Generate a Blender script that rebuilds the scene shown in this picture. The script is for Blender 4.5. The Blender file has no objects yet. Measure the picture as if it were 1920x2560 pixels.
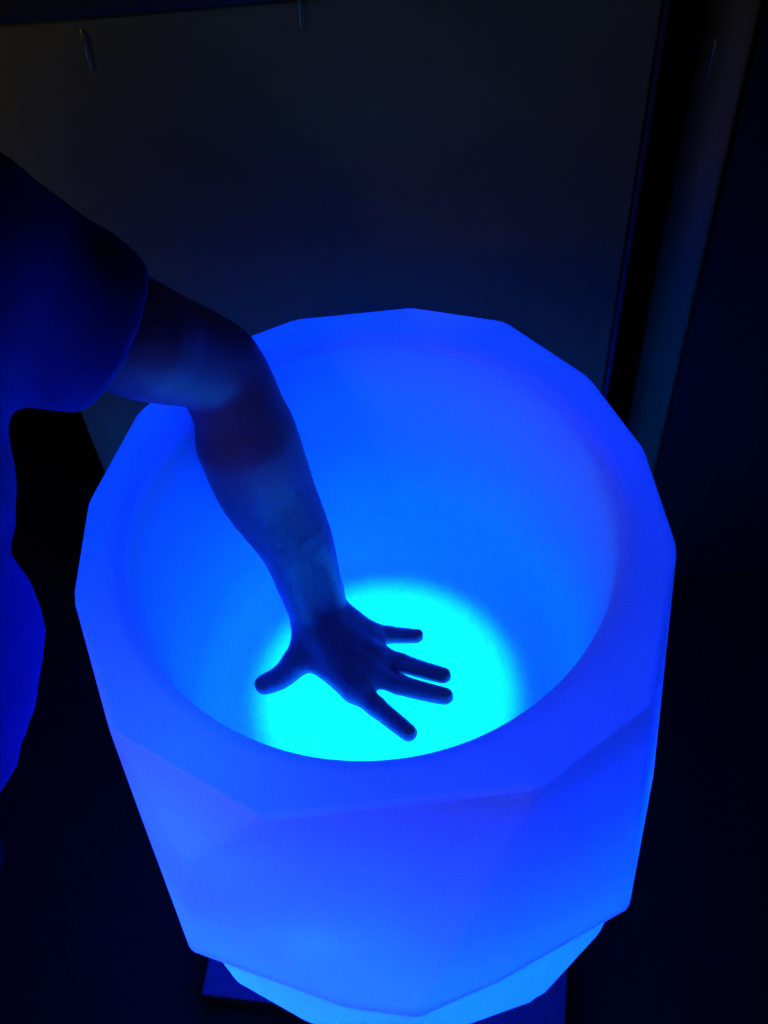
import bpy, bmesh, math, random
import numpy as np
from mathutils import Vector, Matrix

random.seed(5)
SC = bpy.context.scene
COL = SC.collection
Z0 = 0.85                       # height of the planter's rim above the floor

# ------------------------------------------------------------------ camera
cd = bpy.data.cameras.new("camera")
cam = bpy.data.objects.new("camera", cd)
COL.objects.link(cam)
cd.sensor_fit = 'HORIZONTAL'
cd.sensor_width = 36.0
cd.lens = 56.25
cd.clip_start = 0.02
cd.clip_end = 60
FW = Vector((0, 0.57359067, -0.81914208))
RT = Vector((0.99651197, -0.06835732, -0.04786608))
UP = Vector((0.0834499, 0.81628489, 0.57158997))
m = Matrix((RT, UP, -FW)).transposed().to_4x4()
m.translation = Vector((0.01448, -0.60771, 0.88278 + Z0))
cam.matrix_world = m
SC.camera = cam

# ------------------------------------------------------------------ world and render settings
w = bpy.data.worlds.new("World")
SC.world = w
w.use_nodes = True
w.node_tree.nodes['Background'].inputs[0].default_value = (1.0, 0.95, 0.72, 1)
w.node_tree.nodes['Background'].inputs[1].default_value = 0.003
SC.view_settings.view_transform = 'Standard'
SC.view_settings.look = 'None'
SC.view_settings.exposure = 0
SC.view_settings.gamma = 1
cy = SC.cycles
cy.max_bounces = 14
cy.diffuse_bounces = 10
cy.transmission_bounces = 8
cy.glossy_bounces = 4
cy.sample_clamp_indirect = 8
cy.caustics_reflective = False
cy.caustics_refractive = False
cy.use_denoising = True


# ------------------------------------------------------------------ lamps
def lamp(name, kind, loc, energy, color, target=None, **kw):
    d = bpy.data.lights.new(name, kind)
    d.energy = energy
    d.color = color
    for k, v in kw.items():
        setattr(d, k, v)
    o = bpy.data.objects.new(name, d)
    COL.objects.link(o)
    o.location = loc
    if target is not None:
        o.rotation_euler = (Vector(target) - Vector(loc)).to_track_quat('-Z', 'Y').to_euler()
    return o


BLUE = (0.0004, 0.030, 1.0)
# the LED module under the bowl floor: a beam straight up and a wide glow into the hollow walls
lamp("led_beam", 'SPOT', (0.0004, -0.012, Z0 - 0.70), 215, (0.0002, 0.25, 1.0), (0.0004, -0.012, Z0),
     spot_size=math.radians(45.5), spot_blend=0.42, shadow_soft_size=0.012)
lamp("led_glow", 'POINT', (-.17, -.07, Z0 - 0.57), 24, BLUE, shadow_soft_size=0.05)
for k in range(18):
    a = 2 * math.pi * k / 18 + .1
    wgt = 1 + .9 * math.cos(a - 2.1)
    lamp("bowl_fill", 'POINT', (.225 * math.cos(a), .225 * math.sin(a), Z0 - 0.385), 1.6 * wgt, (0.0002, 0.024, 1.0), shadow_soft_size=0.02)  # added points that brighten the lower bowl wall from outside
    lamp("shell_fill", 'POINT', (.258 * math.cos(a), .258 * math.sin(a), Z0 - 0.085), .06 + .30 * max(0, math.cos(a - 1.5)) ** 2, (0.0002, 0.022, 1.0), shadow_soft_size=0.02)  # added points under the rim that brighten it, most at the back
lamp("foot_fill", 'POINT', (-.05, -.10, Z0 - 0.66), 12, BLUE, shadow_soft_size=0.05)  # added point that brightens the lower shell
for rr, dg, zz, en in ((.250, -126, -.085, 1.1), (.262, -106, -.22, 1.3), (.255, -128, -.26, .9), (.26, -95, -.30, .7)):
    lamp("shell_fill", 'POINT', (rr * math.cos(math.radians(dg)), rr * math.sin(math.radians(dg)), Z0 + zz), en, BLUE, shadow_soft_size=0.03)  # added points behind the front-left facets to make them brighter
# dim warm room lamp, high up behind the camera to its left
lamp("room_lamp", 'AREA', (-1.4, -1.25, Z0 + .40), 2.4, (1.0, 0.95, 0.8), (0, 0, Z0 - .15), shape='DISK', size=1.3)
# unseen narrow spot, added to brighten the upright panel
lamp("panel_fill", 'SPOT', (-.95, -.15, Z0 + 1.05), 3.7, (1.0, 0.96, 0.72), (-.26, .355, Z0 + .20),
     spot_size=math.radians(38), spot_blend=1.0, shadow_soft_size=0.03)


# ------------------------------------------------------------------ materials
def mat(name):
    mt = bpy.data.materials.new(name)
    mt.use_nodes = True
    nt = mt.node_tree
    b = nt.nodes.get('Principled BSDF')
    return mt, nt, b


def noise_bump(nt, scale, strength, dist=0.002, detail=3.0, coord='Object'):
    tc = nt.nodes.new('ShaderNodeTexCoord')
    n = nt.nodes.new('ShaderNodeTexNoise')
    n.inputs['Scale'].default_value = scale
    n.inputs['Detail'].default_value = detail
    nt.links.new(tc.outputs[coord], n.inputs['Vector'])
    b = nt.nodes.new('ShaderNodeBump')
    b.inputs['Strength'].default_value = strength
    b.inputs['Distance'].default_value = dist
    nt.links.new(n.outputs['Fac'], b.inputs['Height'])
    return n, b


def simple(name, col, rough, bump=None, var=0.0, spec=0.5):
    mt, nt, b = mat(name)
    b.inputs['Base Color'].default_value = (*col, 1)
    b.inputs['Roughness'].default_value = rough
    b.inputs['Specular IOR Level'].default_value = spec
    if bump:
        n, bp = noise_bump(nt, bump[0], bump[1], bump[2])
        nt.links.new(bp.outputs[0], b.inputs['Normal'])
        if var:
            r = nt.nodes.new('ShaderNodeValToRGB')
            r.color_ramp.elements[0].color = (*[c * (1 - var) for c in col], 1)
            r.color_ramp.elements[1].color = (*[min(1, c * (1 + var)) for c in col], 1)
            r.color_ramp.elements[0].position = .3
            r.color_ramp.elements[1].position = .7
            nt.links.new(n.outputs['Fac'], r.inputs[0])
            nt.links.new(r.outputs[0], b.inputs['Base Color'])
    return mt


def plastic(name, through):
    """thin milky polyethylene: half scatters back, half lets the inner light through"""
    mt, nt, b = mat(name)
    nt.nodes.remove(b)
    out = nt.nodes['Material Output']
    n, bp = noise_bump(nt, 900, 0.35, 0.0006, 2)
    d = nt.nodes.new('ShaderNodeBsdfDiffuse')
    t = nt.nodes.new('ShaderNodeBsdfTranslucent')
    g = nt.nodes.new('ShaderNodeBsdfGlossy')
    # slight unevenness of the moulded wall thickness
    tc = nt.nodes.new('ShaderNodeTexCoord')
    n2 = nt.nodes.new('ShaderNodeTexNoise')
    n2.inputs['Scale'].default_value = 520
    n2.inputs['Detail'].default_value = 4
    nt.links.new(tc.outputs['Object'], n2.inputs['Vector'])
    r = nt.nodes.new('ShaderNodeValToRGB')
    r.color_ramp.elements[0].position = .25
    r.color_ramp.elements[1].position = .75
    r.color_ramp.elements[0].color = (.50, .50, .50, 1)
    r.color_ramp.elements[1].color = (.90, .90, .90, 1)
    nt.links.new(n2.outputs['Fac'], r.inputs[0])
    nt.links.new(r.outputs[0], t.inputs['Color'])
    d.inputs['Color'].default_value = (.66, .66, .66, 1)
    g.inputs['Roughness'].default_value = .38
    for x in (d, g):
        nt.links.new(bp.outputs[0], x.inputs['Normal'])
    mx = nt.nodes.new('ShaderNodeMixShader')
    mx.inputs[0].default_value = through
    nt.links.new(d.outputs[0], mx.inputs[1])
    nt.links.new(t.outputs[0], mx.inputs[2])
    m2 = nt.nodes.new('ShaderNodeMixShader')
    m2.inputs[0].default_value = .035
    nt.links.new(mx.outputs[0], m2.inputs[1])
    nt.links.new(g.outputs[0], m2.inputs[2])
    nt.links.new(m2.outputs[0], out.inputs['Surface'])
    return mt


M_PLASTIC = plastic("milky_plastic", .42)
M_BOWL = plastic("milky_plastic_thick", .20)
M_SKIN = simple("skin", (.31, .075, .125), .48, (260, .25, .0008), .08)
pb = M_SKIN.node_tree.nodes['Principled BSDF']
pb.inputs['Subsurface Weight'].default_value = 1.0
pb.inputs['Subsurface Radius'].default_value = (1.0, .25, 1.0)
pb.inputs['Subsurface Scale'].default_value = .025
M_NAIL = simple("nail", (.30, .08, .09), .5)
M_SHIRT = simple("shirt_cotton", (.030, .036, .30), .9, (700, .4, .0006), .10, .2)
M_TROUSER = simple("trouser_cloth", (.010, .012, .010), .95, (500, .4, .0008), .15, .05)
M_SHOE = simple("shoe_leather", (.008, .008, .008), .8, (200, .2, .0005), 0, .1)
M_HAIR = simple("hair", (.012, .010, .009), .6, (160, .8, .003))
M_EYE = simple("eye_white", (.7, .7, .68), .2)
M_IRIS = simple("iris", (.03, .02, .012), .15)
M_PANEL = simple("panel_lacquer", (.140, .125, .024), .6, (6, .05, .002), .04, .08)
M_EDGE = simple("edge_trim", (.03, .03, .02), .6, None, 0, .1)
M_BLACKPANEL = simple("black_gloss", (.022, .022, .009), .5, (5, .05, .002), .08, .12)
M_HIGHLIGHT = simple("corner_highlight", (.17, .14, .028), .6, (30, .1, .001), .05, .12)  # paler colour stands in for the highlight down the post corner
M_STEEL = simple("steel", (.66, .60, .14), .32)
M_STEEL.node_tree.nodes['Principled BSDF'].inputs['Metallic'].default_value = 1
M_STRAP = simple("strap_web", (.10, .10, .085), .8, (300, .5, .001), .1)
M_FLOOR = simple("floor_rubber", (.006, .006, .0028), .8, (60, .4, .002), .3, .1)
M_WALL = simple("wall_paint", (.03, .03, .032), .9, (40, .3, .002), .15, .2)
M_PLINTH = simple("plinth_paint", (.022, .022, .06), .8, (120, .3, .001), .12, .1)
M_LED = simple("led_housing", (.7, .7, .7), .4)


# ------------------------------------------------------------------ helpers
def link(name, me, material, parent=None, smooth=False):
    o = bpy.data.objects.new(name, me)
    COL.objects.link(o)
    me.materials.append(material)
    if smooth:
        me.polygons.foreach_set('use_smooth', [True] * len(me.polygons))
    if parent:
        o.parent = parent
        o.matrix_parent_inverse = Matrix.Translation(-Vector(parent.location)) if parent.parent is None else Matrix()
    return o


def obj(name, bm, material, parent=None, smooth=False):
    me = bpy.data.meshes.new(name)
    bmesh.ops.recalc_face_normals(bm, faces=bm.faces)
    bm.to_mesh(me)
    bm.free()
    return link(name, me, material, parent, smooth)


def thing(name, label, cat, loc, group=None):
    o = bpy.data.objects.new(name, None)
    COL.objects.link(o)
    o.location = loc
    o['label'] = label
    o['category'] = cat
    if group:
        o['group'] = group
    return o


def box(bm, lo, hi, bev=0.0, seg=2, mtx=None):
    r = bmesh.ops.create_cube(bm, size=1.0)
    vs = r['verts']
    for v in vs:
        v.co = Vector([lo[i] + (v.co[i] + .5) * (hi[i] - lo[i]) for i in range(3)])
    if bev:
        es = list({e for v in vs for e in v.link_edges})
        rr = bmesh.ops.bevel(bm, geom=es, offset=bev, segments=seg, profile=.5, affect='EDGES')
        vs = list({v for v in rr['verts']} | {v for v in vs if v.is_valid})
    if mtx is not None:
        bmesh.ops.transform(bm, matrix=mtx, verts=[v for v in vs if v.is_valid])
    return vs


def lathe(bm, prof, n=96, cx=0., cyy=0., close=False):
    rings = []
    for r, z in prof:
        rings.append([bm.verts.new((cx + r * math.cos(2 * math.pi * k / n), cyy + r * math.sin(2 * math.pi * k / n), z)) for k in range(n)])
    for a, b in zip(rings, rings[1:]):
        for k in range(n):
            bm.faces.new((a[k], a[(k + 1) % n], b[(k + 1) % n], b[k]))
    return rings


def wnormal(o):
    md = o.modifiers.new("weighted", 'WEIGHTED_NORMAL')
    md.keep_sharp = False
    md.weight = 100
    return md


# ------------------------------------------------------------------ setting
bm = bmesh.new()
bmesh.ops.create_grid(bm, x_segments=2, y_segments=2, size=4)
fl = obj("floor", bm, M_FLOOR)
fl['kind'] = 'structure'
bm = bmesh.new()
box(bm, (-4, 1.25, 0.004), (4, 1.4, 3.0))
wl = obj("back_wall", bm, M_WALL)
wl['kind'] = 'structure'

# pale lacquered panel right behind the planter
PX0, PX1, PY, PT = -0.345, 0.300, 0.355, 0.290
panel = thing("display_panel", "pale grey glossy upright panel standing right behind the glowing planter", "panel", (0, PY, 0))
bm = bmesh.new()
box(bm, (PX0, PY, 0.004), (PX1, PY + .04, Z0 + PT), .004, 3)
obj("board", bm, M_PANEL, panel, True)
wnormal(panel.children[0])
bm = bmesh.new()
box(bm, (PX0 - .002, PY - .006, Z0 + PT + .0005), (PX1 + .002, PY + .046, Z0 + PT + .03), .006, 3)
obj("top_cap", bm, M_EDGE, panel, True)
bm = bmesh.new()
box(bm, (PX1 + .0005, PY - .003, .005), (PX1 + .007, PY + .043, Z0 + PT - .001), .002, 2)
obj("edge_trim", bm, M_EDGE, panel, True)


def wire_clip(x, z, ln, label):
    """slim bent steel wire hanging on the panel's front"""
    bm = bmesh.new()
    pts = [(x, PY - .002, z), (x, PY - .003, z - .006), (x - .0005, PY - .003, z - ln * .4), (x - .001, PY - .003, z - ln * .8), (x - .0012, PY - .002, z - ln)]
    rr = [.0005, .0012, .0008, .0006, .0004]
    rings = []
    for (px, py, pz), r in zip(pts, rr):
        rings.append([bm.verts.new((px + r * math.cos(t * math.pi / 4), py + r * math.sin(t * math.pi / 4), pz)) for t in range(8)])
    for a, b in zip(rings, rings[1:]):
        for k in range(8):
            bm.faces.new((a[k], a[(k + 1) % 8], b[(k + 1) % 8], b[k]))
    bm.faces.new(rings[0]); bm.faces.new(rings[-1][::-1])
    o = obj("wire_clip", bm, M_STEEL, None, True)
    o['label'] = label
    o['category'] = "clip"
    o['group'] = "steel clips hanging on the dark background"
    return o


wire_clip(-.214, Z0 + .280, .042, "thin steel clip on the pale panel, near its upper left corner")
wire_clip(-.022, Z0 + .296, .034, "thin steel clip at the top edge of the pale panel, above the middle")

# black post with a rounded corner beside the panel
post = thing("corner_post", "black glossy upright post with a rounded corner, right of the pale panel", "post", (.5, .42, 0))
bm = bmesh.new()
box(bm, (.375, .42, .004), (1.05, .62, Z0 + .75))
es = [e for e in bm.edges if abs(e.verts[0].co.z - e.verts[1].co.z) > .5 and e.verts[0].co.x < .4 and e.verts[0].co.y < .5]
bmesh.ops.bevel(bm, geom=es, offset=.045, segments=14, profile=.5, affect='EDGES')
o = obj("post_body", bm, M_BLACKPANEL, post, True)
wnormal(o)
# paler strip over that corner, a soft highlight put into its colour
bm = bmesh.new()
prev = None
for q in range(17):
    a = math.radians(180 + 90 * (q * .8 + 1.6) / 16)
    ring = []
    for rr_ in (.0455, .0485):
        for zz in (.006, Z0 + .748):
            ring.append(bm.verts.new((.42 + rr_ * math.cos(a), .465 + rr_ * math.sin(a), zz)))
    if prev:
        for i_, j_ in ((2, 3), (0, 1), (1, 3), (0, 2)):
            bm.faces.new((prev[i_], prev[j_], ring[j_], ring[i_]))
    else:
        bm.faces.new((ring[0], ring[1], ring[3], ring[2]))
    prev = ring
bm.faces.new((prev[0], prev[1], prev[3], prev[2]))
obj("corner_highlight", bm, M_HIGHLIGHT, post, True)
o = wire_clip(.372, Z0 + .180, .05, "short curved steel clip on the black post at the right")
o.location = (0, .055, 0)

# ------------------------------------------------------------------ planter
planter = thing("glowing_planter", "large faceted white plastic planter glowing blue from the light inside", "planter", (0, 0, .045))


def pv(r, deg, z):
    a = math.radians(deg)
    return Vector((r * math.cos(a), r * math.sin(a), z + Z0))


TOP = [(.267, 103), (.270, 77), (.278, 57), (.269, 34), (.265, 13), (.271, -11), (.292, -42), (.284, -66), (.283, -110), (.285, -141), (.266, -169), (.260, 169), (.264, 144), (.267, 120)]
GIR = [(.339, -130), (.333, -101), (.342, -89), (.327, -74), (.342, -48), (.304, -22), (.312, 8), (.310, 40), (.318, 74), (.312, 104), (.318, 138), (.308, 168), (.298, -160)]
LOW = [(.312, -132), (.312, -112), (.318, -90), (.318, -62), (.275, -26), (.272, 10), (.27, 50), (.27, 90), (.27, 130), (.272, 170), (.27, -160)]
LTP = [(r - .017, a) for r, a in GIR]
upper = [pv(r, a, 0) for r, a in TOP] + [pv(r, a, -.36) for r, a in GIR]
upper += [pv(.320, -123, -.08), pv(.302, 46, -.17), pv(.304, 92, -.2), pv(.303, 155, -.19)]
lower = [pv(r, a, -.36) for r, a in LTP] + [pv(r, a, -.60) for r, a in LOW]
lower += [pv(.328, -50, -.45), pv(.318, -130, -.45)] + [pv(.20, 15 + 40 * k, -.805) for k in range(9)]


def faceted(pts, wfun, width):
    """low-poly hull of the points with softly rounded edges"""
    bm = bmesh.new()
    for p in pts:
        bm.verts.new(p)
    bmesh.ops.convex_hull(bm, input=bm.verts)
    bmesh.ops.delete(bm, geom=[v for v in bm.verts if not v.link_faces], context='VERTS')
    bmesh.ops.dissolve_limit(bm, angle_limit=math.radians(1.2), verts=bm.verts, edges=bm.edges)
    bmesh.ops.recalc_face_normals(bm, faces=bm.faces)
    lw = bm.edges.layers.float.new('bevel_weight_edge')
    for e in bm.edges:
        e[lw] = wfun(e)
    me_ = bpy.data.meshes.new("shell_blank")
    bm.to_mesh(me_)
    bm.free()
    tmp = bpy.data.objects.new("shell_blank", me_)
    COL.objects.link(tmp)
    md = tmp.modifiers.new("bevel", 'BEVEL')
    md.width = width
    md.segments = 5
    md.limit_method = 'WEIGHT'
    md.use_clamp_overlap = True
    ev = tmp.evaluated_get(bpy.context.evaluated_depsgraph_get())
    me2 = bpy.data.meshes.new_from_object(ev)
    bpy.data.objects.remove(tmp)
    return me2


def w_up(e):
    zs = [v.co.z - Z0 for v in e.verts]
    if min(zs) > -.001:
        return .4 if (e.verts[0].co + e.verts[1].co).xy.normalized().dot(pv(1, -125.5, 0).xy) > .98 else 1.2
    if max(zs) < -.35:
        return .35
    return 1.0


bm = bmesh.new()
bm.from_mesh(faceted(upper, w_up, .005))
bm.from_mesh(faceted(lower, lambda e: .3 if min(v.co.z for v in e.verts) > Z0 - .361 else .8, .010))
bm.normal_update()
mid = [f for f in bm.faces if abs(f.normal.z) > .9999 and abs(f.calc_center_median().z - Z0 + .36) < .002]
loop = set()
for f in mid:
    loop |= set(f.edges)
border = [e for e in loop if sum(1 for f in e.link_faces if f in mid) == 1]
bmesh.ops.delete(bm, geom=mid, context='FACES_ONLY')
bmesh.ops.triangle_fill(bm, use_beauty=True, edges=[e for e in border if e.is_valid])
bmesh.ops.delete(bm, geom=[f for f in bm.faces if abs(f.calc_center_median().z - Z0 + .36) < .002 and f.calc_center_median().xy.length < .27], context='FACES_ONLY')
bm.normal_update()
top = [f for f in bm.faces if f.normal.z > .9999 and f.calc_center_median().z > Z0 - .002]
loop = set()
for f in top:
    loop |= set(f.edges)
border = [e for e in loop if sum(1 for f in e.link_faces if f in top) == 1]
bmesh.ops.delete(bm, geom=top, context='FACES_ONLY')
border = [e for e in border if e.is_valid]
LIP = .237
NC = 120
circ = [bm.verts.new((LIP * math.cos(2 * math.pi * k / NC), LIP * math.sin(2 * math.pi * k / NC), Z0)) for k in range(NC)]
ce = [bm.edges.new((circ[k], circ[(k + 1) % NC])) for k in range(NC)]
bmesh.ops.triangle_fill(bm, use_beauty=True, edges=border + ce)
bmesh.ops.delete(bm, geom=[f for f in bm.faces if f.normal.z > .99 and f.calc_center_median().to_2d().length < LIP * .97 and f.calc_center_median().z > Z0 - .01], context='FACES_ONLY')
LR = .016
lip = [(LIP - LR * math.sin(math.pi / 2 * q / 10), -LR * (1 - math.cos(math.pi / 2 * q / 10))) for q in range(11)]
rings = [circ]
for r_, z_ in lip[1:] + [(LIP - LR - .0006, -LR - .010)]:
    rings.append([bm.verts.new((r_ * math.cos(2 * math.pi * k / NC), r_ * math.sin(2 * math.pi * k / NC), z_ + Z0)) for k in range(NC)])
for a, b in zip(rings, rings[1:]):
    for k in range(NC):
        bm.faces.new((a[k], a[(k + 1) % NC], b[(k + 1) % NC], b[k]))
shell = obj("shell", bm, M_PLASTIC, planter, True)
wnormal(shell)

FZ = -.32
bm = bmesh.new()
rt = LIP - LR
prof = [(rt - .0006, -LR - .010)]
for k in range(1, 12):
    prof.append((rt - .018 * k / 12, -LR - .010 - .24 * k / 12))
R1, RB = .205, .046
for k in range(0, 11):
    a = math.pi / 2 * k / 10
    prof.append((R1 - RB + RB * math.cos(a), FZ + RB - RB * math.sin(a)))
for q in (.14, .12, .09, .06, .03, .004):
    prof.append((q, FZ))
rings = lathe(bm, [(a, b + Z0) for a, b in prof], NC)
bm.faces.new(rings[-1])
liner = obj("bowl", bm, M_BOWL, planter, True)

bm = bmesh.new()
rings = lathe(bm, [(.05, .095), (.05, .125), (.046, .13), (.012, .131)], 32)
bm.faces.new(rings[-1]); bm.faces.new(rings[0][::-1])
obj("led_module", bm, M_LED, planter, True)

plinth = thing("plinth", "low dark square plinth on the floor under the glowing planter", "plinth", (0, 0, 0))
bm = bmesh.new()
box(bm, (-.245, -.245, .004), (.245, .245, .044), .004, 2, Matrix.Rotation(math.radians(-146 + 135), 4, 'Z'))
obj("slab", bm, M_PLINTH, plinth, True)
wnormal(plinth.children[0])


# ------------------------------------------------------------------ sculpting with distance fields
class Vol:
    def __init__(s, lo, hi, vox):
        s.lo = np.array(lo, np.float32); s.v = vox
        s.n = np.ceil((np.array(hi) - lo) / vox).astype(int) + 1
        s.d = np.full(s.n, .05, np.float32)

    def sub(s, lo, hi):
        a = np.maximum(np.floor((np.array(lo) - s.lo) / s.v).astype(int), 0)
        b = np.minimum(np.ceil((np.array(hi) - s.lo) / s.v).astype(int) + 1, s.n)
        sl = tuple(slice(i, max(i, j)) for i, j in zip(a, b))
        ax = [s.lo[i] + s.v * np.arange(a[i], max(a[i], b[i]), dtype=np.float32) for i in range(3)]
        return sl, np.meshgrid(*ax, indexing='ij', sparse=True)

    def put(s, sl, d, k):
        o = s.d[sl]
        if k > 0:
            h = np.maximum(k - np.abs(o - d), 0) / k
            s.d[sl] = np.minimum(o, d) - h * h * k * .25
        else:
            s.d[sl] = np.minimum(o, d)

    def cone(s, a, b, ra, rb, k=.01, cut=False):
        a = np.array(a, float); b = np.array(b, float)
        mr = max(ra, rb) + .03
        sl, (x, y, z) = s.sub(np.minimum(a, b) - mr, np.maximum(a, b) + mr)
        ab = b - a
        L = ab @ ab + 1e-12
        t = np.clip(((x - a[0]) * ab[0] + (y - a[1]) * ab[1] + (z - a[2]) * ab[2]) / L, 0, 1)
        d = np.sqrt((x - a[0] - t * ab[0]) ** 2 + (y - a[1] - t * ab[1]) ** 2 + (z - a[2] - t * ab[2]) ** 2) - (ra + (rb - ra) * t)
        if cut:
            s.d[sl] = np.maximum(s.d[sl], -d)
        else:
            s.put(sl, d.astype(np.float32), k)

    def chain(s, pr, k=.01):
        """a limb: one smooth curve through the joints"""
        P = np.array([p for p, _ in pr]); R = np.array([q for _, q in pr])
        Q = np.c_[P, R]
        E = np.vstack([2 * Q[0] - Q[1], Q, 2 * Q[-1] - Q[-2]])
        C = []
        for i in range(1, len(E) - 2):
            for t in (0, .25, .5, .75):
                C.append(.5 * (2 * E[i] + (E[i + 1] - E[i - 1]) * t + (2 * E[i - 1] - 5 * E[i] + 4 * E[i + 1] - E[i + 2]) * t * t
                               + (3 * E[i] - E[i - 1] - 3 * E[i + 1] + E[i + 2]) * t ** 3))
        C.append(E[-2]); C = np.array(C)
        mr = R.max() + .03
        sl, (x, y, z) = s.sub(C[:, :3].min(0) - mr, C[:, :3].max(0) + mr)
        d = None
        for A, B in zip(C, C[1:]):
            ab = B[:3] - A[:3]; L = ab @ ab + 1e-12
            t = np.clip(((x - A[0]) * ab[0] + (y - A[1]) * ab[1] + (z - A[2]) * ab[2]) / L, 0, 1)
            e = np.sqrt((x - A[0] - t * ab[0]) ** 2 + (y - A[1] - t * ab[1]) ** 2 + (z - A[2] - t * ab[2]) ** 2) - (A[3] + (B[3] - A[3]) * t)
            d = e if d is None else np.minimum(d, e)
        s.put(sl, d.astype(np.float32), k)

    def ell(s, c, r, k=.01, rot=None):
        c = np.array(c, float); R = np.eye(3) if rot is None else np.array(rot)
        mr = max(r) + .03
        sl, (x, y, z) = s.sub(c - mr, c + mr)
        x = x - c[0]; y = y - c[1]; z = z - c[2]
        q = [R[0][i] * x + R[1][i] * y + R[2][i] * z for i in range(3)]
        k0 = np.sqrt(sum((q[i] / r[i]) ** 2 for i in range(3)))
        k1 = np.sqrt(sum((q[i] / r[i] ** 2) ** 2 for i in range(3))) + 1e-6
        s.put(sl, (k0 * (k0 - 1) / k1).astype(np.float32), k)

    def plane_cut(s, p, nrm, lo=None, hi=None):
        """remove what lies on the side the normal points to (inside the box lo..hi)"""
        nrm = np.array(nrm, float); nrm /= np.linalg.norm(nrm)
        sl, (x, y, z) = s.sub(s.lo if lo is None else lo, s.lo + s.n * s.v if hi is None else hi)
        d = (x - p[0]) * nrm[0] + (y - p[1]) * nrm[1] + (z - p[2]) * nrm[2]
        s.d[sl] = np.maximum(s.d[sl], d.astype(np.float32))

    def mesh(s, name, smooth_it=2):
        D = s.d
        ins = D < 0
        n = s.n
        mn = np.ones([i - 1 for i in n], bool); mx = np.zeros([i - 1 for i in n], bool)
        for i in (0, 1):
            for j in (0, 1):
                for k in (0, 1):
                    q = ins[i:n[0] - 1 + i, j:n[1] - 1 + j, k:n[2] - 1 + k]
                    mn &= q; mx |= q
        cells = np.argwhere(mx & ~mn)
        idx = np.full([i - 1 for i in n], -1, np.int64)
        idx[tuple(cells.T)] = np.arange(len(cells))
        acc = np.zeros((len(cells), 3)); cnt = np.zeros(len(cells))
        corners = [(i, j, k) for i in (0, 1) for j in (0, 1) for k in (0, 1)]
        val = {c: D[tuple((cells + c).T)] for c in corners}
        for a in corners:
            for ax in range(3):
                if a[ax] == 0:
                    b = list(a); b[ax] = 1; b = tuple(b)
                    va, vb = val[a], val[b]
                    hit = (va < 0) != (vb < 0)
                    t = np.where(hit, va / np.where(hit, va - vb, 1), 0)
                    p = np.array(a, float)[None, :] + 0 * acc
                    p[:, ax] += t
                    acc += p * hit[:, None]; cnt += hit
        co = (cells + acc / cnt[:, None]) * s.v + s.lo
        faces = []
        for ax in range(3):
            s0 = [slice(None)] * 3; s1 = [slice(None)] * 3
            s0[ax] = slice(0, -1); s1[ax] = slice(1, None)
            A = ins[tuple(s0)]; B = ins[tuple(s1)]
            for flip, msk in ((False, A & ~B), (True, B & ~A)):
                e = np.argwhere(msk)
                o1, o2 = [i for i in range(3) if i != ax]
                if ax == 1:
                    o1, o2 = o2, o1
                e = e[(e[:, o1] > 0) & (e[:, o2] > 0) & (e[:, o1] < n[o1] - 1) & (e[:, o2] < n[o2] - 1)]
                q = []
                for d1, d2 in ((0, 0), (-1, 0), (-1, -1), (0, -1)):
                    c = e.copy(); c[:, o1] += d1; c[:, o2] += d2
                    q.append(idx[tuple(c.T)])
                q = np.stack(q, 1)
                faces.append(q[:, ::-1] if flip else q)
        F = np.concatenate(faces)
        F = F[(F >= 0).all(1)]
        for _ in range(smooth_it):
            sm = np.zeros_like(co); c2 = np.zeros(len(co))
            for i in range(4):
                a, b = F[:, i], F[:, (i + 1) % 4]
                np.add.at(sm, a, co[b]); np.add.at(c2, a, 1)
                np.add.at(sm, b, co[a]); np.add.at(c2, b, 1)
            co = co * .5 + .5 * sm / np.maximum(c2, 1)[:, None]
        co = co + np.array([0, 0, Z0])
        me = bpy.data.meshes.new(name)
        me.vertices.add(len(co)); me.vertices.foreach_set('co', co.ravel())
        me.loops.add(F.size); me.loops.foreach_set('vertex_index', F.ravel().astype(np.int32))
        me.polygons.add(len(F))
        me.polygons.foreach_set('loop_start', np.arange(0, F.size, 4, dtype=np.int32))
        me.polygons.foreach_set('loop_total', np.full(len(F), 4, np.int32))
        me.update(calc_edges=True); me.validate()
        return me


def V(*a):
    return np.array(a, float)


# joints, z measured from the rim
wrist = V(-.0674, .0746, -.275); fa1 = V(-.0736, .0890, -.2293); fa2 = V(-.0825, .1060, -.1743)
fa3 = V(-.0997, .1274, -.1072); fa4 = V(-.1097, .1359, -.0371); elb = V(-.1275, .1610, .030)
ua1 = V(-.1438, .1573, .060); ua2 = V(-.1723, .1395, .100); ua3 = V(-.1980, .1239, .140)
sho = V(-.2996, .1106, .250)
FING = {
    'th': [V(-.0796, .0546, -.292), V(-.0978, .0263, -.300), V(-.1157, .0132, -.306), V(-.1330, .0079, -.309)],
    'ix': [V(-.0337, -.0139, -.294), V(-.0122, -.0332, -.302), V(.0072, -.0500, -.309), V(.0211, -.0634, -.311)],
    'md': [V(-.0137, .0020, -.292), V(.0147, -.0102, -.300), V(.0455, -.0189, -.308), V(.0641, -.0238, -.311)],
    'rg': [V(-.0081, .0234, -.293), V(.0188, .0160, -.301), V(.0458, .0081, -.309), V(.0649, .0014, -.311)],
    'pk': [V(-.0108, .0522, -.297), V(.0086, .0543, -.304), V(.0259, .0550, -.310), V(.0393, .0543, -.312)]}
FRAD = {'th': (.0175, .0152, .0136, .0118), 'ix': (.0128, .0113, .0106, .0099), 'md': (.0128, .0115, .0107, .0100),
        'rg': (.0123, .0109, .0101, .0094), 'pk': (.0113, .0099, .0093, .0085)}
NECK = V(-.385, -.01, .37); HEAD = V(-.335, .005, .565)
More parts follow.
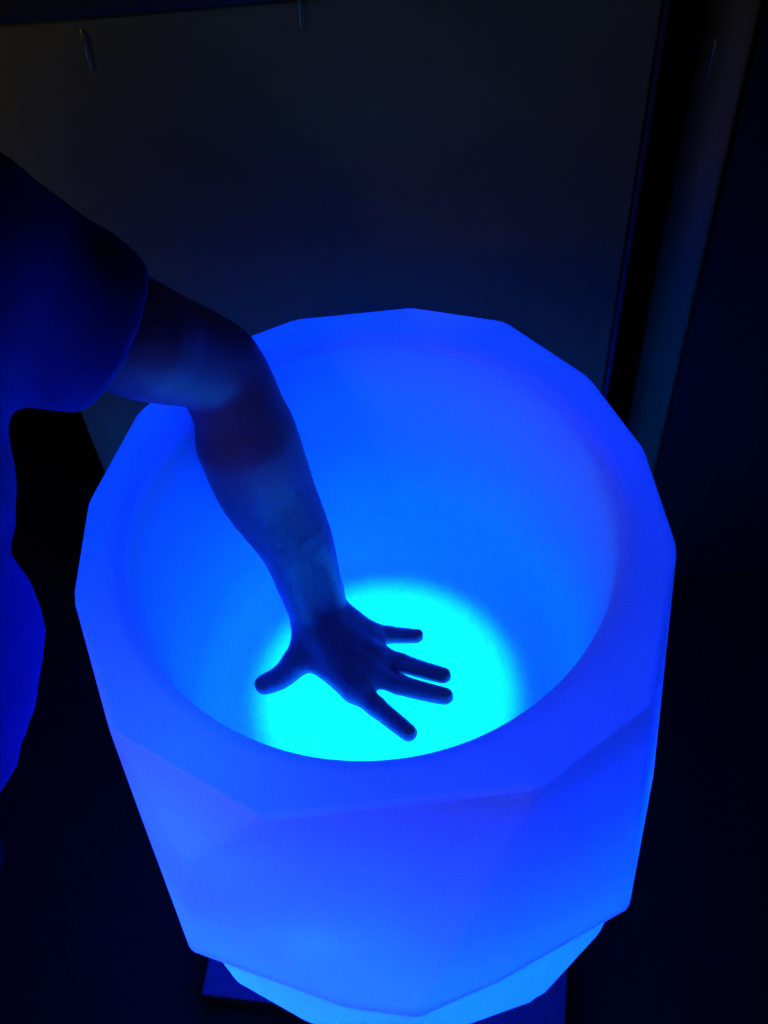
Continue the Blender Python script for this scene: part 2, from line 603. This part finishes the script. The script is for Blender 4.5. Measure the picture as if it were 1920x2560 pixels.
HIP = V(-.535, -.12, -.03)
RSH = V(-.455, -.175, .345)
LHIP, RHIP = HIP + V(0, .09, 0), HIP - V(0, .09, 0)
LKN, RKN = V(-.57, .035, -.42), V(-.57, -.27, -.42)
LAN, RAN = V(-.76, .03, -.775), V(-.76, -.28, -.775)

vol = Vol((-.76, -.42, -.335), (.09, .27, .75), .0032)
# left hand and arm
for n_, J in FING.items():
    R_ = FRAD[n_]
    vol.chain(list(zip(J, R_)), .003)
for n_, base, r0 in (('ix', wrist + V(-.008, -.012, -.004), .017), ('md', wrist + V(.002, -.008, -.003), .017),
                     ('rg', wrist + V(.010, -.002, -.004), .016), ('pk', wrist + V(.018, .006, -.006), .015)):
    vol.cone(base, FING[n_][0], r0, FRAD[n_][0] + .0015, .010)
vol.cone(FING['th'][0], FING['ix'][0] + V(-.012, .014, 0), .015, .010, .012)
vol.cone(wrist + V(-.012, -.006, -.004), FING['th'][0] + V(.004, -.004, -.002), .019, .016, .012)
vol.cone(FING['th'][1] + V(.012, .002, .002), FING['ix'][0], .009, .009, .012)
for p, q in (('ix', 'md'), ('md', 'rg'), ('rg', 'pk')):
    a = FING[p][0] * .75 + FING[p][1] * .25; b = FING[q][0] * .75 + FING[q][1] * .25
    vol.cone(a, b, .0075, .0075, .006)
sd = V(.86, .45, .1) * .0125
for s_ in (-1, 1):
    vol.chain([(wrist + s_ * sd, .0205), (fa1 + s_ * sd * 1.1, .0225), (fa2 + s_ * sd * 1.0, .0285), (fa3 + V(-.006, .0, 0) + s_ * sd * .8, .0385), (fa4 + V(-.006, 0, 0) + s_ * sd * .6, .0415)], .006)
vol.cone(wrist + V(.016, .012, .012), wrist + V(.017, .016, .02), .010, .010, .01)      # knob of the ulna
vol.chain([(fa2, .028), (fa3, .040), (fa4, .0435), (elb, .0445), (ua1, .046), (ua2, .0505), (ua3, .053), (sho, .058)], .014)
for n_, J in FING.items():                                     # knuckles and tendons
    if n_ != 'th':
        vol.ell(J[0] + V(0, 0, .0035), (.0095, .0095, .0105), .006)
        vol.chain([(wrist + V(.004, -.006, .010), .004), (wrist * .5 + J[0] * .5 + V(0, 0, .011), .004), (J[0] + V(0, 0, .008), .004)], .008)
    vol.ell(J[1] + V(0, 0, .0008), (FRAD[n_][1] * 1.03,) * 3, .003)
# trunk, neck, head
vol.chain([(HIP, .12), (V(-.47, -.09, .1), .105), (V(-.42, -.05, .27), .11), (NECK, .06)], .03)
vol.cone(LHIP, RHIP, .095, .095, .03)
vol.cone(V(-.38, .03, .26), V(-.45, -.12, .29), .09, .09, .03)
vol.cone(NECK, sho, .05, .056, .03); vol.cone(NECK, RSH, .05, .056, .03)
vol.chain([(NECK, .056), (HEAD + V(-.015, 0, -.06), .054)], .02)
fd = V(.86, -.02, -.5); fd /= np.linalg.norm(fd); sdv = V(.02, 1, 0); upv = np.cross(fd, sdv); upv = upv * np.sign(upv[2])
rotm = np.stack([fd, sdv / np.linalg.norm(sdv), upv], 1)


def hp(f, s_, u):
    return HEAD + fd * f + sdv * s_ + upv * u


vol.ell(hp(-.012, 0, .025), (.098, .076, .092), .02, rotm)
vol.ell(hp(.025, 0, -.045), (.066, .058, .070), .03, rotm)
vol.chain([(hp(.088, 0, .012), .008), (hp(.108, 0, -.022), .0125)], .008)
for s_ in (-1, 1):
    vol.cone(hp(.104, .011 * s_, -.024), hp(.100, .012 * s_, -.024), .008, .008, .006)
    vol.chain([(hp(.084, .012 * s_, .022), .010), (hp(.074, .045 * s_, .02), .010)], .01)
    vol.ell(hp(-.008, .077 * s_, -.012), (.02, .010, .033), .006, rotm)
    vol.ell(hp(.072, .034 * s_, -.022), (.016, .020, .016), .014, rotm)
vol.cone(hp(.088, -.016, -.054), hp(.088, .016, -.054), .0075, .0075, .004)
vol.cone(hp(.086, -.014, -.066), hp(.086, .014, -.066), .008, .008, .004)
vol.cone(hp(.07, -.008, -.095), hp(.07, .008, -.095), .018, .018, .015)
# right arm hanging to the thigh, hand on the knee
relb = V(-.62, -.27, .12); rwr = V(-.66, -.30, -.12)
vol.chain([(RSH, .056), (RSH * .5 + relb * .5, .05), (relb, .043), (relb * .6 + rwr * .4, .042), (rwr, .027)], .014)
hd = V(.25, -.06, -.96); hd /= np.linalg.norm(hd)
vol.chain([(rwr, .024), (rwr + hd * .05, .026), (rwr + hd * .09, .022)], .012)
for k_, ln in enumerate((.072, .08, .075, .058)):
    b0 = rwr + hd * .085 + V(.0, .028 - .019 * k_, 0)
    vol.chain([(b0, .0105), (b0 + hd * ln * .5 + V(.006, .004 - .003 * k_, 0), .0092), (b0 + hd * ln + V(-.004, .006 - .004 * k_, 0), .008)], .003)
vol.chain([(rwr + hd * .03 + V(.01, .02, 0), .014), (rwr + hd * .075 + V(.02, .045, 0), .011), (rwr + hd * .11 + V(.018, .05, 0), .0095)], .008)

person = thing("person", "person in a dark t-shirt resting one open hand inside the glowing planter", "person", (-.55, -.12, 0))
body = link("body", vol.mesh("body", 2), M_SKIN, person, True)
del vol


# nails of the left hand
def oriented(bm, c, ax, up, r):
    ax = Vector(ax).normalized(); up = Vector(up); up = (up - ax * up.dot(ax)).normalized(); sd_ = up.cross(ax)
    mt_ = Matrix((ax * r[0], sd_ * r[1], up * r[2])).transposed().to_4x4()
    mt_.translation = Vector(c)
    bmesh.ops.create_uvsphere(bm, u_segments=14, v_segments=8, radius=1, matrix=mt_)


for n_, J in FING.items():
    bm = bmesh.new()
    ax = J[3] - J[2]; ax /= np.linalg.norm(ax)
    upn = V(0, 0, 1) if n_ != 'th' else V(-.3, -.35, .9)
    c = J[3] + ax * .001 + upn * FRAD[n_][3] * .80 + V(0, 0, Z0)
    oriented(bm, c, ax, upn, (.0068, FRAD[n_][3] * .68, FRAD[n_][3] * .22))
    obj("fingernail", bm, M_NAIL, person, True)
for s_ in (-1, 1):
    bm = bmesh.new()
    bmesh.ops.create_uvsphere(bm, u_segments=20, v_segments=12, radius=.0125, matrix=Matrix.Translation(Vector(hp(.074, .033 * s_, .004) + V(0, 0, Z0))))
    e_ = obj("eye", bm, M_EYE, person, True)
    bm = bmesh.new()
    bmesh.ops.create_uvsphere(bm, u_segments=16, v_segments=10, radius=.0062, matrix=Matrix.Translation(Vector(hp(.0815, .033 * s_, .003) + V(0, 0, Z0))))
    obj("iris", bm, M_IRIS, e_, True)

# hair
vh = Vol((-.52, -.16, .42), (-.18, .18, .75), .004)
vh.ell(hp(-.02, 0, .034), (.108, .084, .096), .01, rotm)
vh.ell(hp(-.05, 0, -.01), (.075, .080, .075), .01, rotm)
vh.plane_cut(hp(.055, 0, .05), fd * 1.0 - upv * .5)
vh.plane_cut(hp(0, 0, -.05), -upv)
sl, (x, y, z) = vh.sub(vh.lo, vh.lo + vh.n * vh.v)
vh.d[sl] += (.003 * np.sin(x * 210 + 2 * np.sin(z * 60)) * np.sin(y * 260 + z * 90)).astype(np.float32)
link("hair", vh.mesh("hair", 1), M_HAIR, person, True)

# t-shirt
vs_ = Vol((-.72, -.40, -.20), (-.13, .27, .46), .0042)
lat = V(.10, .96, -.12); lat /= np.linalg.norm(lat)
B0 = V(-.452, -.105, -.13); B1 = V(-.460, -.070, .0); B2 = V(-.410, -.040, .12); B3 = V(-.400, -.02, .25)
for s_ in (-1, 1):
    vs_.chain([(B0 + lat * .055 * s_, .140), (B1 + lat * .05 * s_, .128), (B2 + lat * .055 * s_, .112), (B3 + lat * .065 * s_, .108)], .03)
vs_.chain([(B0, .140), (B1, .128), (B2, .115), (B3, .11)], .03)
vs_.cone(B3 + V(0, 0, .03), NECK + V(0, 0, -.02), .085, .072, .03)
vs_.cone(NECK + V(.0, 0, -.012), sho + V(0, 0, .004), .064, .078, .03)
vs_.cone(NECK + V(0, 0, -.012), RSH, .064, .074, .03)
hemd = ua3 - sho; hemd /= np.linalg.norm(hemd)
SE = ua3 + hemd * -.012
vs_.cone(sho, SE + hemd * .05, .080, .064, .02)
vs_.cone(sho + V(-.01, -.02, -.025), ua3 + V(-.02, -.01, -.012), .07, .052, .03)
rsd = relb - RSH; rsd /= np.linalg.norm(rsd)
vs_.cone(RSH, RSH + rsd * .17, .074, .064, .02)
# folds
sl, (x, y, z) = vs_.sub(vs_.lo, vs_.lo + vs_.n * vs_.v)
am = (.5 + .5 * np.sin(9 * x - 14 * z + 11 * y + 1)) * (.10 + .90 * np.clip((z - .02) / .1, 0, 1))
f1 = .0085 * am * np.sin(40 * x + 16 * y + 8 * z + 2.2 * np.sin(13 * z + 9 * y) + .5)
f2 = .0022 * (1 - am) * (.3 + .7 * np.clip((z - .02) / .1, 0, 1)) * np.sin(60 * y - 34 * x + 12 * z + 2.2 * np.sin(17 * x + 14 * z + 3) + 2.0)
f3 = .0009 * np.sin(90 * x - 30 * z + 40 * y + 3 * np.sin(27 * y + 19 * z))
vs_.d[sl] += (f1 + f2 + f3).astype(np.float32)
# sleeve ends, hem and neckline
vs_.plane_cut(SE, hemd + V(.25, .0, -.1), SE + V(-.06, -.12, -.12), SE + V(.2, .2, .2))
re_ = RSH + rsd * .16
vs_.plane_cut(re_, rsd, re_ + V(-.12, -.12, -.12), re_ + V(.08, .05, .08))
vs_.plane_cut(V(-.44, -.105, -.108), (.16, -.10, -1))
vs_.cone(SE - hemd * .03, SE + hemd * .05, .052, .060, cut=True)
vs_.cone(B0 + V(0, 0, -.02) + lat * .05, B0 + V(0, 0, -.02) - lat * .05, .133, .133, cut=True)
vs_.cone(NECK, NECK + V(.02, .005, .08), .058, .07, cut=True)
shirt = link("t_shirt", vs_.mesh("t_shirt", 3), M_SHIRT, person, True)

# trousers and shoes
vt = Vol((-.90, -.42, -.85), (-.28, .2, .10), .006)
vt.cone(LHIP + V(0, 0, .03), RHIP + V(0, 0, .03), .112, .112, .03)
for a, b, c in ((LHIP, LKN, LAN), (RHIP, RKN, RAN)):
    vt.chain([(a, .105), (a * .5 + b * .5, .086), (b, .070), (b * .5 + c * .5, .068), (c, .058)], .02)
sl, (x, y, z) = vt.sub(vt.lo, vt.lo + vt.n * vt.v)
vt.d[sl] += (.004 * np.sin(60 * z + 30 * x + 2 * np.sin(25 * y)) + .003 * np.sin(38 * x - 50 * y + 20 * z)).astype(np.float32)
vt.plane_cut((0, 0, -.79), (0, 0, -1))
link("trousers", vt.mesh("trousers", 2), M_TROUSER, person, True)
for an in (LAN, RAN):
    vk = Vol(an + V(-.10, -.08, -.08), an + V(.24, .08, .06), .004)
    vk.cone(an + V(-.02, 0, .02), an + V(-.025, 0, -.03), .045, .042, .02)
    vk.cone(an + V(-.03, 0, -.035), an + V(.14, 0, -.045), .04, .038, .02)
    vk.plane_cut(an + V(0, 0, -.071), (0, 0, -1))
    link("shoe", vk.mesh("shoe", 2), M_SHOE, person, True)

# short fine hairs on the forearm
bm = bmesh.new()
rng = random.Random(3)
pth = [wrist, fa1, fa2, fa3, fa4, elb]
rad = [.026, .029, .036, .044, .046, .044]
for _ in range(520):
    t = rng.random() ** .8 * 4.6 + .2
    i = int(t); f = t - i
    c = pth[i] * (1 - f) + pth[i + 1] * f
    ax = pth[i] - pth[i + 1]; ax /= np.linalg.norm(ax)
    q = np.cross(ax, V(rng.gauss(0, 1), rng.gauss(0, 1), rng.gauss(0, 1))); q /= np.linalg.norm(q)
    r0 = (rad[i] * (1 - f) + rad[i + 1] * f) * .93
    sd0 = np.cross(ax, q) * .00013
    ln = rng.uniform(.006, .012)
    sw = np.cross(ax, q) * rng.uniform(-.003, .003)
    P_ = [c + q * r0, c + q * (r0 + ln * .55) + ax * ln * .5, c + q * (r0 + ln * .75) + ax * ln + sw]
    vv = []
    for k_, p in enumerate(P_[:2]):
        vv += [bm.verts.new(p + sd0 + V(0, 0, Z0)), bm.verts.new(p - sd0 + V(0, 0, Z0))]
    tip = bm.verts.new(P_[2] + V(0, 0, Z0))
    bm.faces.new((vv[0], vv[1], vv[3], vv[2])); bm.faces.new((vv[2], vv[3], tip))
ah = obj("arm_hair", bm, M_HAIR, person)
ah['kind'] = 'stuff'
